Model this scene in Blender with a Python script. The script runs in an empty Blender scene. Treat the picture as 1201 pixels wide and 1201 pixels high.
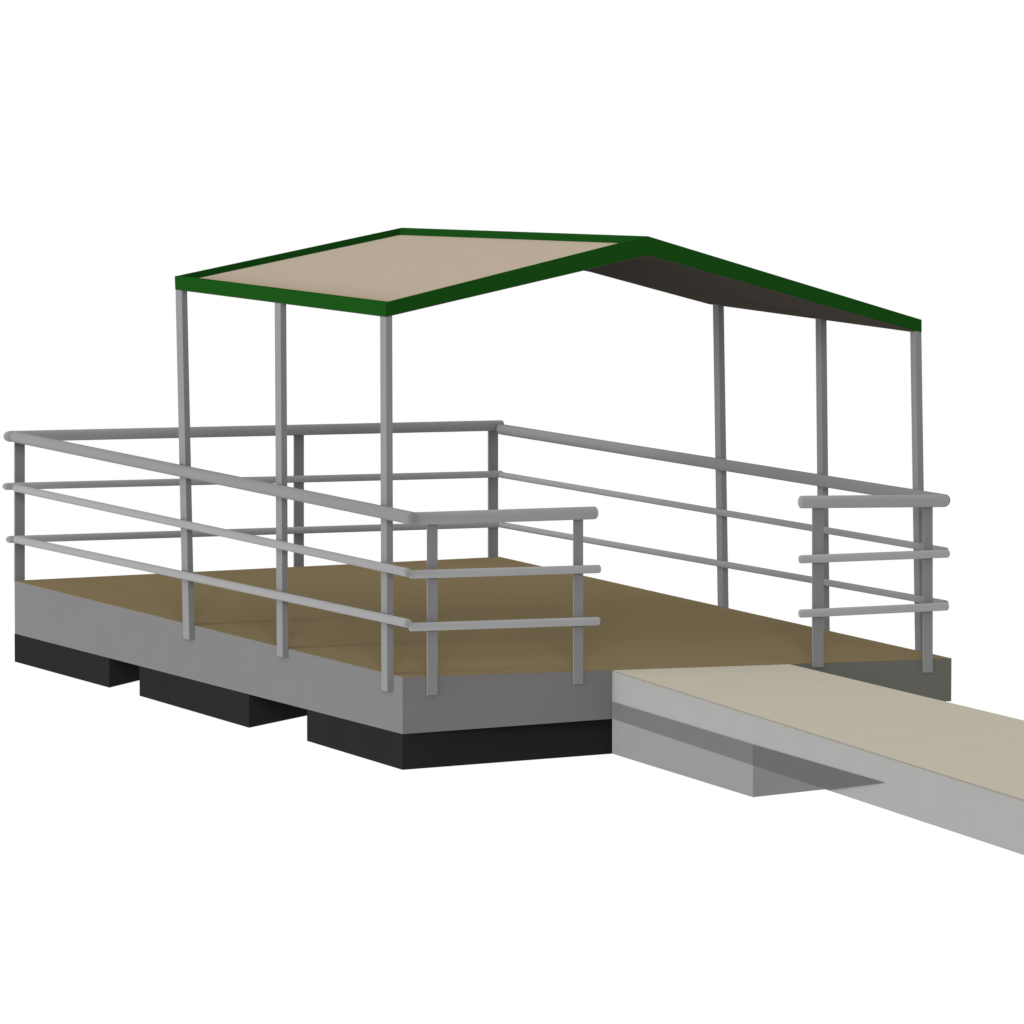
import bpy, bmesh, math
from mathutils import Vector, Matrix

# ---------------------------------------------------------------- measurements (metres; X along the front, Y to the back)
G = {
    'deck': [[0.0374, 7.8701, 0.0], [0.0793, 0.1781, 0.0], [4.1448, -0.4461, 0.0], [4.5571, 8.066, 0.0]],
    'normals': [[-1.0, -0.0055, 0.0], [-0.1518, -0.9884, 0.0], [0.9988, -0.0484, 0.0], [-0.0433, 0.9991, 0.0]],
    'left_beam': [[0.0373, 7.8796, -0.4395], [0.0793, 0.1797, -0.4032]],
    'front_beam': [[0.0786, 0.1782, -0.403], [1.6043, -0.0561, -0.3492], [1.6038, -0.056, -0.0]],
    'right_front': [[4.1471, -0.4465, -0.3129], [2.92, -0.2581, -0.0031]],
    'float0': [[0.0373, 7.8796, -0.4395], [0.0489, 5.759, -0.4296], [0.0373, 7.8847, -0.6739], [0.0489, 5.763, -0.6658], [0.4498, 6.1301, -0.6658]],
    'float1': [[0.0524, 5.1175, -0.4266], [0.0643, 2.93, -0.4174], [0.0524, 5.1211, -0.6616], [0.0643, 2.9359, -0.6678], [0.7511, 3.4378, -0.6678]],
    'float2': [[0.0702, 1.8509, -0.4114], [0.0793, 0.1797, -0.4032], [0.0702, 1.8527, -0.643], [0.0793, 0.1807, -0.6564], [1.8025, 0.3415, -0.6564]],
    'left_rails': [[-0.056, 7.5711, 1.2107], [-0.0136, -0.2048, 1.1486], [-0.056, 7.5604, 0.7918], [-0.0141, -0.1184, 0.7648], [-0.0559, 7.5497, 0.3689], [-0.0141, -0.1171, 0.4107]],
    'back_rails': [[-0.0094, 7.8181, 1.1982], [4.5498, 8.0157, 1.1395], [-0.0431, 7.8166, 0.7867], [4.5497, 8.0157, 0.7199], [-0.0165, 7.8178, 0.3476], [4.533, 8.0149, 0.2894]],
    'right_rails': [[4.5106, 7.9327, 1.1128], [4.1071, -0.3981, 1.1402], [4.5106, 7.9329, 0.7198], [4.1062, -0.4168, 0.7778], [4.5106, 7.9331, 0.2893], [4.1059, -0.4224, 0.3954]],
    'front_left_rails': [[0.1534, 0.106, 1.1163], [1.443, -0.092, 1.1249], [0.1161, 0.1117, 0.7256], [1.4747, -0.0969, 0.7267], [0.1155, 0.1118, 0.3561], [1.4689, -0.096, 0.3567]],
    'front_right_rails': [[2.9738, -0.327, 1.1644], [4.0527, -0.4927, 1.1474], [2.9693, -0.3264, 0.7542], [4.0749, -0.4961, 0.7654], [2.9711, -0.3266, 0.3646], [4.0711, -0.4955, 0.3833]],
    'front_posts0': [[0.2503, 0.1316, -0.133], [0.324, 0.1203, -0.1355], [0.2519, 0.1313, 1.0885], [0.3255, 0.12, 1.0867]],
    'front_posts1': [[1.3132, -0.0316, -0.092], [1.3819, -0.0422, -0.0943], [1.312, -0.0314, 1.1039], [1.3805, -0.042, 1.1022]],
    'front_posts2': [[3.0846, -0.3036, -0.028], [3.166, -0.3161, -0.0306], [3.0789, -0.3027, 1.1637], [3.16, -0.3152, 1.1617]],
    'front_posts3': [[3.9206, -0.4319, -0.0945], [3.9919, -0.4429, -0.0968], [3.9123, -0.4307, 1.1435], [3.9835, -0.4416, 1.1418]],
    'back_posts0': [[0.0418, 7.8703, -0.0073], [0.13, 7.8742, -0.0113], [0.0517, 7.8708, 1.1915], [0.1397, 7.8746, 1.1886]],
    'back_posts1': [[2.5952, 7.981, -0.0048], [2.6848, 7.9849, -0.0088], [2.5995, 7.9812, 1.1421], [2.6889, 7.9851, 1.1392]],
    'back_posts2': [[4.4516, 8.0615, -0.0102], [4.5429, 8.0654, -0.0142], [4.4521, 8.0615, 1.1321], [4.5432, 8.0654, 1.1292]],
    'left_canopy_post0': [[0.0119, 4.1119, -0.1086], [0.0126, 3.9804, -0.1055], [0.0113, 4.2146, 2.5688], [0.0119, 4.0984, 2.5734], [7.3, 7.0, 0.0]],
    'left_canopy_post1': [[0.0218, 2.2992, -0.0639], [0.0224, 2.1871, -0.062], [0.0217, 2.3084, 2.552], [0.0223, 2.203, 2.5565], [7.5, 7.0, 0.0]],
    'left_canopy_post2': [[0.0319, 0.4387, -0.1185], [0.0325, 0.3341, -0.1165], [0.0319, 0.4359, 2.5357], [0.0325, 0.3391, 2.54], [7.5, 7.8, 0.0]],
    'right_canopy_post0': [[4.3428, 3.5803, -0.0076], [4.3378, 3.4764, -0.0079], [4.3484, 3.6944, 2.3858], [4.3433, 3.5904, 2.3904], [7.5, 7.5, 0.0]],
    'right_canopy_post1': [[4.2544, 1.7534, -0.0229], [4.2497, 1.6573, -0.0231], [4.2586, 1.8412, 2.3574], [4.2538, 1.7423, 2.362], [7.2, 7.3, 0.0]],
    'right_canopy_post2': [[4.1763, 0.1418, -0.0265], [4.1718, 0.0482, -0.0263], [4.1813, 0.2458, 2.3441], [4.1773, 0.1633, 2.3481], [7.5, 7.5, 0.0]],
    'eave_left': [[0.0325, 0.3392, 2.5221], [0.0113, 4.2182, 2.5556], [0.0325, 0.3387, 2.6175], [0.0112, 4.2254, 2.6528]],
    'eave_right': [[4.2263, 0.1614, 2.3222], [4.4056, 3.8627, 2.3707], [4.2264, 0.1627, 2.4154]],
    'ridge_near': [[2.0375, 0.2542, 3.0542], [2.0378, 0.2541, 2.9206]],
    'ridge_far': [[1.8333, 4.0708, 3.0009]],
    'far_gable_right': [[3.3657, 3.9468, 2.6488], [3.3657, 3.9468, 2.6488]],
    'ridge_far_alt': [[2.0145, 4.4729, 2.986]],
    'cam': [[-15.78164, -35.00853, 4.4543], [0.443380904525407, 0.08516170541537765, 6500.02663824364]],
    'ramp_top': [[1.6028, -0.0579, -0.0022], [1.122, -7.9102, -0.1393], [3.0468, -6.9323, -0.1182], [2.919, -0.26, -0.0029]],
    'ramp_bottom': [[1.6028, -0.0592, -0.3488], [1.1216, -7.916, -0.473]],
    'ramp_out': [[-0.9981, 0.0611, 0.0]],
    'wedge': [[1.5959, -0.0725, -0.2253], [1.4484, -2.4809, -0.2435], [1.3244, -4.5067, -0.2482], [1.4999, -0.2669, -0.5684], [1.3531, -2.6637, -0.5714], [1.4481, -2.4866, -0.5702]],
}

sc = bpy.context.scene
col = sc.collection
V = lambda p: Vector(p)
NL, NF, NR, NB = [V(p) for p in G['normals']]
UP = Vector((0, 0, 1))

# ---------------------------------------------------------------- materials
def material(name, rgb, rough=.9, spec=0.0, vary=.03, scale=3.0, through=0.0):
    m = bpy.data.materials.new(name); m.use_nodes = True
    nt = m.node_tree; b = nt.nodes['Principled BSDF']; out = nt.nodes['Material Output']
    tc = nt.nodes.new('ShaderNodeTexCoord'); no = nt.nodes.new('ShaderNodeTexNoise')
    no.inputs['Scale'].default_value = scale; no.inputs['Detail'].default_value = 3
    nt.links.new(tc.outputs['Object'], no.inputs['Vector'])
    mx = nt.nodes.new('ShaderNodeMix'); mx.data_type = 'RGBA'
    nt.links.new(no.outputs['Fac'], mx.inputs['Factor'])
    mx.inputs['A'].default_value = [min(1, c * (1 - vary)) for c in rgb] + [1]
    mx.inputs['B'].default_value = [min(1, c * (1 + vary)) for c in rgb] + [1]
    nt.links.new(mx.outputs['Result'], b.inputs['Base Color'])
    b.inputs['Roughness'].default_value = rough
    b.inputs['Diffuse Roughness'].default_value = 1.0
    b.inputs['Specular IOR Level'].default_value = spec
    if through:
        tr = nt.nodes.new('ShaderNodeBsdfTransparent'); mi = nt.nodes.new('ShaderNodeMixShader')
        mi.inputs['Fac'].default_value = through
        nt.links.new(b.outputs['BSDF'], mi.inputs[1]); nt.links.new(tr.outputs['BSDF'], mi.inputs[2])
        nt.links.new(mi.outputs['Shader'], out.inputs['Surface'])
    return m

M = {
    'deck': material('brown_deck_boards', (0.1424, 0.1091, 0.0589)),
    'beam': material('grey_beam_paint', (0.1220, 0.1220, 0.1220)),
    'front_beam': material('purple_grey_beam_paint', (0.1288, 0.1240, 0.1257)),
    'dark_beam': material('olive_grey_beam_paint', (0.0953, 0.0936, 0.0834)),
    'float': material('black_float_plastic', (0.0143, 0.0139, 0.0131)),
    'post': material('grey_post_paint', (0.1628, 0.1628, 0.1628)),
    'rail_post': material('dark_grey_post_paint', (0.1625, 0.1625, 0.1625)),
    'rail': material('grey_rail_paint', (0.1607, 0.1607, 0.1607)),
    'cross_top': material('grey_top_rail_light_lifted', (.218, .218, .218)),  # top rail grey lifted in colour to offset weaker light on cross rails
    'cross_rail': material('grey_mid_rail_light_lifted', (0.2530, 0.2530, 0.2530)),  # paler colour makes up for the dimmer light on thin cross rails
    'thin_rail': material('pale_grey_rail_paint', (0.2038, 0.2038, 0.2038)),
    'green': material('dark_green_roof_trim', (0.0060, 0.0451, 0.0052)),
    'panel': material('tan_roof_sheet', (0.2697, 0.2259, 0.1712)),
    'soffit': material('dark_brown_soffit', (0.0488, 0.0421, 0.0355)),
    'ramp': material('sand_ramp_surface', (0.3013, 0.2778, 0.2269)),
    'ramp_side': material('pale_grey_ramp_side', (0.2092, 0.2092, 0.2053)),
    'strip': material('grey_edge_strip', (0.1600, 0.1560, 0.1360)),
    'block': material('smoky_translucent_plastic', (0.1314, 0.1298, 0.1256), through=.37),
    'shaded_end': material('smoky_translucent_plastic_shaded', (0.0956, 0.0947, 0.0930), through=.255),  # block's front-facing end, its shade put into a darker colour
}

# ---------------------------------------------------------------- helpers
def empty(name, loc, label, cat, group=None):
    o = bpy.data.objects.new(name, None); col.objects.link(o)
    o.location = loc; o['label'] = label; o['category'] = cat
    if group: o['group'] = group
    return o

def add_hull(bm, pts):
    vs = [bm.verts.new(p) for p in pts]
    r = bmesh.ops.convex_hull(bm, input=vs)
    junk = [g for g in set(r['geom_interior'] + r['geom_unused']) if isinstance(g, bmesh.types.BMVert)]
    if junk: bmesh.ops.delete(bm, geom=junk, context='VERTS')

def add_prism(bm, top, bottom):
    """Two polygons with as many corners each, joined by walls."""
    t = [bm.verts.new(p) for p in top]; b = [bm.verts.new(p) for p in bottom]
    n = len(t)
    bm.faces.new(t); bm.faces.new(b[::-1])
    for i in range(n):
        bm.faces.new((t[i], b[i], b[(i + 1) % n], t[(i + 1) % n]))

def add_tube(bm, a, b, r, dome_a=.6, dome_b=.6, seg=28, rings=5):
    """Round rail from a to b with domed ends (dome length in radii)."""
    a, b = V(a), V(b); ax = (b - a).normalized()
    s = ax.cross(UP).normalized(); t = s.cross(ax)
    prof = [(a - ax * r * dome_a * math.cos(k / rings * math.pi / 2), r * math.sin(k / rings * math.pi / 2)) for k in range(rings + 1)]
    prof += [(b + ax * r * dome_b * math.sin(k / rings * math.pi / 2), r * math.cos(k / rings * math.pi / 2)) for k in range(rings + 1)]
    loops = []
    for c, rr in prof:
        if rr < 1e-6: loops.append([bm.verts.new(c)])
        else: loops.append([bm.verts.new(c + (s * math.cos(2 * math.pi * k / seg) + t * math.sin(2 * math.pi * k / seg)) * rr) for k in range(seg)])
    for p, q in zip(loops, loops[1:]):
        for k in range(seg):
            j = (k + 1) % seg
            if len(p) == 1: bm.faces.new((p[0], q[k], q[j]))
            elif len(q) == 1: bm.faces.new((p[k], q[0], p[j]))
            else: bm.faces.new((p[k], q[k], q[j], p[j]))

def part(name, bm, m, parent, smooth=False, label=None):
    bmesh.ops.recalc_face_normals(bm, faces=bm.faces)
    me = bpy.data.meshes.new(name)
    # mesh origin at the centre of the part
    c = sum((v.co for v in bm.verts), Vector()) / len(bm.verts)
    bmesh.ops.translate(bm, verts=bm.verts, vec=-c)
    if smooth:
        for f in bm.faces: f.smooth = True
    bm.to_mesh(me); bm.free(); me.materials.append(m)
    o = bpy.data.objects.new(name, me); col.objects.link(o)
    p = parent; base = Vector()
    while p is not None: base += Vector(p.location); p = p.parent
    o.parent = parent; o.location = c - base
    if label: o['label'] = label
    return o

def lerp(a, b, t): return V(a) + (V(b) - V(a)) * t
def down(p, z): return Vector((p[0], p[1], z))

# ================================================================ floating platform
A, B, C, D = [V(p) for p in G['deck']]
dock = empty('floating_platform', ((A + B + C + D) / 4) * 1.0, 'floating platform with flat brown deck, grey edge beams and black floats', 'platform')
bm = bmesh.new()
add_prism(bm, [A, B, C, D], [p - UP * .003 for p in (A, B, C, D)])
part('deck', bm, M['deck'], dock)

TH = .09
zt = -.0035
(lbA, lbB) = G['left_beam']
(fb0, fb1, fb2) = G['front_beam']
(rf0, rf1) = G['right_front']
# left beam, full length; mitred at the near corner
bm = bmesh.new()
outer_t = [down(A, zt), down(B, zt)]
inn = lambda p, n, d: V(p) - n * d
mitre = B - NL * TH - NF * TH
add_prism(bm, [down(A, zt), down(B, zt), down(mitre, zt), down(A - NL * TH, zt)],
          [down(A, lbA[2]), down(B, lbB[2]), down(mitre, lbB[2]), down(A - NL * TH, lbA[2])])
part('edge_beam', bm, M['beam'], dock)
# front beam up to the gangway
H0 = Vector((fb2[0], fb2[1], 0))
bm = bmesh.new()
add_prism(bm, [down(B + NL * -.0005, zt), down(H0, zt), down(H0 - NF * TH, zt), down(mitre - NL * .0005, zt)],
          [down(B + NL * -.0005, lbB[2]), down(H0, fb1[2]), down(H0 - NF * TH, fb1[2]), down(mitre - NL * .0005, lbB[2])])
part('edge_beam', bm, M['front_beam'], dock, label='purple grey front beam beside the gangway')
# front beam behind and right of the gangway (shallower, darker)
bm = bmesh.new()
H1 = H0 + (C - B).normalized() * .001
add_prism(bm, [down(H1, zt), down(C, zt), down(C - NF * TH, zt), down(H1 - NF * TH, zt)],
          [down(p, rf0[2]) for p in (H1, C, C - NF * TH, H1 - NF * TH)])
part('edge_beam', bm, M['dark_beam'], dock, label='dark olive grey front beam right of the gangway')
# right and back beams
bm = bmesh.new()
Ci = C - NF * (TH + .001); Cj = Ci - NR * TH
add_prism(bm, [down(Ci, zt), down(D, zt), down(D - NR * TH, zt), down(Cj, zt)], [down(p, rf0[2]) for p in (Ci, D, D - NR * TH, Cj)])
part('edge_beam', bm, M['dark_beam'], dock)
bm = bmesh.new()
Ai, Di = A - NL * (TH + .001), D - NR * (TH + .001)
add_prism(bm, [down(p, zt) for p in (Ai, Ai - NB * TH, Di - NB * TH, Di)], [down(p, rf0[2]) for p in (Ai, Ai - NB * TH, Di - NB * TH, Di)])
part('edge_beam', bm, M['beam'], dock)

def right_edge(y):  # point on the right deck edge at this y
    t = (y - C.y) / (D.y - C.y); return C + (D - C) * t
for i in range(3):
    t0, t1, b0, b1, f1 = [V(p) for p in G[f'float{i}']]
    zb = b1.z
    if i < 2:
        k = f1 + (f1 - Vector((b1.x, b1.y, zb))).normalized() * 1.4
        e = right_edge(k.y + .05) - NR * .35
        plan = [(t0.x, t0.y), (t1.x, t1.y), (k.x, k.y), (e.x, k.y + .05), (e.x, max(t0.y, k.y + 1.2)), (1.2, max(t0.y, k.y + 1.2))]
    else:
        # the near float ends beside the gangway
        e = f1
        plan = [(t0.x, t0.y), (t1.x, t1.y), (e.x, e.y), (e.x, t0.y)]
    def ztop(x, y):  # meets the sloping underside of the left beam
        s = (y - B.y) / (A.y - B.y); s = max(0, min(1, s))
        return lbB[2] + (lbA[2] - lbB[2]) * s
    zs = [(t0.z if j == 0 else t1.z if j == 1 else None) for j in range(len(plan))]
    top = [Vector((x, y, (z if z is not None else min(t0.z, t1.z)))) for (x, y), z in zip(plan, zs)]
    if i == 2: top[2].z = -.33
    top = [p - UP * .001 for p in top]
    bot = [Vector((x, y, (b0.z if j == 0 else b1.z))) for j, (x, y) in enumerate(plan)]
    bm = bmesh.new(); add_prism(bm, top, bot)
    part('float', bm, M['float'], dock)

# ================================================================ guard rail
rail = empty('guard_railing', (B.x, B.y, 0), 'grey tubular guard railing round the platform, open at the gangway', 'railing')
RT, RM, RML, RMR = .0455, .0297, .0310, .0255
def rails(key, rm, thin_mat, da, db):
    pts = G[key]
    for j in range(0, len(pts), 2):
        bm = bmesh.new(); big = j == 0
        add_tube(bm, pts[j], pts[j + 1], RT if big else rm, da, db)
        part('top_rail' if big else 'mid_rail', bm, (M['cross_top'] if thin_mat is M['cross_rail'] else M['rail']) if big else thin_mat, rail, smooth=True)
rails('left_rails', RML, M['thin_rail'], .6, .6)
rails('back_rails', RM, M['cross_rail'], 1.3, .4)
rails('right_rails', RMR, M['thin_rail'], .2, .2)
rails('front_left_rails', RM, M['cross_rail'], .5, .6)
rails('front_right_rails', RM, M['cross_rail'], .5, .6)
def flat_post(key, n, thick):
    a, b, a2, b2 = [V(p) for p in G[key]]
    zb = (a.z + b.z) / 2; zt_ = (a2.z + b2.z) / 2
    f = [down(a, zb), down(b, zb), down(b2, zt_), down(a2, zt_)]
    bm = bmesh.new(); add_prism(bm, f, [p + n * thick for p in f])
    part('post', bm, M['rail_post'], rail)
for i in range(4): flat_post(f'front_posts{i}', -NF, .018)
for i in range(3): flat_post(f'back_posts{i}', NB, .018)

# ================================================================ canopy
eL0b, eL1b, eL0t, eL1t = [V(p) for p in G['eave_left']]
eR0b, eR1b, eR0t = [V(p) for p in G['eave_right']]
for p in (eL0b, eL1b, eL0t, eL1t): p += NL * .004
eR1t = eR1b + UP * .0935
r0t, r0b = [V(p) for p in G['ridge_near']]
r1t = V(G['ridge_far'][0]); r1b = r1t - UP * .075
mid_b = V(G['far_gable_right'][0]); mid_t = mid_b + UP * .085
canopy = empty('gable_canopy', (2.1, 2.1, 0), 'gabled shade canopy with dark green trim and tan roof on six slim grey posts', 'canopy')

BAR = .028
def inset(poly, d):
    n = len(poly); out = []
    for i in range(n):
        p, q, s = poly[i - 1], poly[i], poly[(i + 1) % n]
        e1, e2 = (q - p).normalized(), (s - q).normalized()
        nn = e1.cross(e2); nn = nn.normalized() if nn.length > 1e-4 else None
        if nn is None or nn.z < 0 and False: nn = UP
        i1, i2 = UP.cross(e1).normalized(), UP.cross(e2).normalized()
        # keep the inset in plan, then lift back onto the slope through the neighbours
        den = 1 + i1.dot(i2)
        out.append(q + (i1 + i2) * (d / max(den, .3)))
    return out
def add_frame(bm, top, bottom, ridge_edges):
    """Ring of bars: outer walls from top to bottom, open inside."""
    n = len(top)
    flat = [Vector((p.x, p.y, 0)) for p in top]
    fi = inset(flat, BAR)
    # heights of the inner ring: carry over the height of each outer corner plus the local slope
    ti, bi_ = [], []
    for k, (f, p, pb) in enumerate(zip(fi, top, bottom)):
        sl = SL(f, p); ti.append(Vector((f.x, f.y, p.z + sl))); bi_.append(Vector((f.x, f.y, pb.z + sl)))
    mk = lambda L: [bm.verts.new(p) for p in L]
    T, Bt, TI, BI = mk(top), mk(bottom), mk(ti), mk(bi_)
    for k in range(n):
        j = (k + 1) % n
        bm.faces.new((T[k], T[j], TI[j], TI[k]))
        bm.faces.new((Bt[j], Bt[k], BI[k], BI[j]))
        bm.faces.new((TI[k], TI[j], BI[j], BI[k]))
        if k not in ridge_edges: bm.faces.new((T[j], T[k], Bt[k], Bt[j]))
    return ti, bi_
# left slope, counter-clockwise from above: near eave corner, near ridge, far ridge, far eave corner
sl_left = (r0t.z - eL0t.z) / (r0t.x - eL0t.x)
sl_right = (eR0t.z - r0t.z) / (eR0t.x - r0t.x)
LT, LB = [eL0t, r0t, r1t, eL1t], [eL0b, r0b, r0b * 0 + Vector((r1t.x, r1t.y, r1t.z - .13)), eL1b]
RTp, RB = [r0t, eR0t, eR1t, mid_t, r1t], [r0b, eR0b, eR1b, mid_b, r1b]
trim = bmesh.new()
SL = lambda f, p: (f.x - p.x) * sl_left
lti, lbi = add_frame(trim, LT, LB, (1,))
SL = lambda f, p: (f.x - p.x) * sl_right
rti, rbi = add_frame(trim, RTp, RB, (4,))
part('roof_trim', trim, M['green'], canopy)
def sheet(name, ring, drop, thick, m, label=None):
    bm = bmesh.new()
    t = [p - UP * drop for p in ring]
    add_prism(bm, t, [p - UP * thick for p in t])
    return part(name, bm, m, canopy, label=label)
sheet('roof_panel', lti, .050, .008, M['panel'])
sheet('roof_panel', rti, .045, .008, M['panel'])
def shrink(poly, d):
    return [Vector((f.x, f.y, p.z)) for f, p in zip(inset([Vector((p.x, p.y, 0)) for p in poly], d), poly)]
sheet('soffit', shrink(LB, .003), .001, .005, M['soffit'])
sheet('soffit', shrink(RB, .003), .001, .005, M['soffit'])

def square_post(key, side, n_in, depth_sign, eave0, eave1, extra):
    a, b, a2, b2, px = G[key]
    a, b, a2, b2 = V(a), V(b), V(a2), V(b2)
    w = ((px[0] + px[1]) / 2) / 176 / .905
    zb = (a.z + b.z) / 2 - extra
    ln = ((a - b).to_2d().length + (a2 - b2).to_2d().length) / 2
    back = (a - b); back.z = 0; back.normalize()
    def ring(f, z): return [down(f, z), down(f + n_in * w, z), down(f + n_in * w + back * ln, z), down(f + back * ln, z)]
    b2.y = max(b2.y, eave0.y + .004)
    t = (b2.y - eave0.y) / (eave1.y - eave0.y)
    zt_ = eave0.z + (eave1.z - eave0.z) * t + .028
    bm = bmesh.new()
    top = ring(b2, zt_)
    add_prism(bm, top, ring(b, zb))
    part('post', bm, M['post'], canopy)
for i in range(3): square_post(f'left_canopy_post{i}', 0, -NL, 1, eL0b, eL1b, 0)
for i in range(3): square_post(f'right_canopy_post{i}', 1, NR, 1, eR0b, eR1b, .10)

# ================================================================ gangway
q0, q1, q2, q3 = [V(p) for p in G['ramp_top']]
g0, g1 = [V(p) for p in G['ramp_bottom']]
nP = V(G['ramp_out'][0])
gang = empty('gangway', (q0 + q3) / 2, 'sand coloured gangway ramp with pale grey sides leading off the platform', 'gangway')
bm = bmesh.new(); add_prism(bm, [q0, q1, q2, q3], [p - UP * .012 for p in (q0, q1, q2, q3)])
part('walking_surface', bm, M['ramp'], gang)
def side(a0, a1, b0, b1, n_in, m, nm):
    bm = bmesh.new()
    f = [a0, a1, b1, b0]; add_prism(bm, f, [p + n_in * .05 for p in f])
    return part(nm, bm, m, gang)
dz = UP * .0125
side(q0 - dz, q1 - dz, g0, g1, -nP, M['ramp_side'], 'side_panel')
nQ = (q2 - q3).cross(UP).normalized(); nQ = nQ if nQ.x < 0 else -nQ
h = q0.z - g0.z
side(q3 - dz, q2 - dz, q3 - UP * h, q2 - UP * (h + .03), nQ, M['ramp_side'], 'side_panel')
bm = bmesh.new()
f = [q0 + nP * .001, q1 + nP * .001, q1 + nP * .001 - UP * .008, q0 + nP * .001 - UP * .008]
add_prism(bm, f, [p - nP * .0005 + nP * .003 for p in f])
part('edge_strip', bm, M['strip'], gang)
W1, W2, W3, L1, L2, M2 = [V(p) for p in G['wedge']]
bm = bmesh.new()
add_hull(bm, [W1, W2, L1, L2, L1 - nP * .082, M2])
part('support_block', bm, M['block'], gang, label='smoky translucent support block under the gangway side')
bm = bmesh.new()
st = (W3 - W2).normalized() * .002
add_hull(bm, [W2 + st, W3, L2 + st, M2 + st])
part('block_shaded_end', bm, M['shaded_end'], gang, label='translucent pointed end of the support block, shade put into its darker colour')

# ================================================================ light: white studio surroundings and two large soft lamps
w = bpy.data.worlds.new('World'); sc.world = w; w.use_nodes = True
bg = w.node_tree.nodes['Background']; bg.inputs['Color'].default_value = (1, 1, 1, 1); bg.inputs['Strength'].default_value = 1.0
def soft_lamp(loc, size, energy):
    ld = bpy.data.lights.new('soft_lamp', 'AREA'); ld.shape = 'DISK'; ld.size = size; ld.energy = energy
    lo = bpy.data.objects.new('soft_lamp', ld); col.objects.link(lo)
    lo.location = loc
    lo.rotation_euler = (Vector((2, 3, 1)) - lo.location).to_track_quat('-Z', 'Y').to_euler()
soft_lamp((-60, 8, 4.5), 22, 37000)       # key, low on the left
soft_lamp((-25, -56, 14), 16, 18500)      # fill, beside the camera, added to even out the shade

# ================================================================ camera
cam = bpy.data.cameras.new('camera'); co = bpy.data.objects.new('camera', cam); col.objects.link(co)
loc, (yaw, pitch, foc) = G['cam']
co.location = loc
fw = Vector((math.sin(yaw) * math.cos(pitch), math.cos(yaw) * math.cos(pitch), -math.sin(pitch)))
co.rotation_euler = fw.to_track_quat('-Z', 'Y').to_euler()
cam.sensor_width = 36; cam.lens = foc / 1201 * 36; cam.clip_end = 500
sc.camera = co
sc.view_settings.view_transform = 'Standard'; sc.view_settings.look = 'None'
sc.view_settings.exposure = 0; sc.view_settings.gamma = 1; sc.view_settings.use_curve_mapping = False
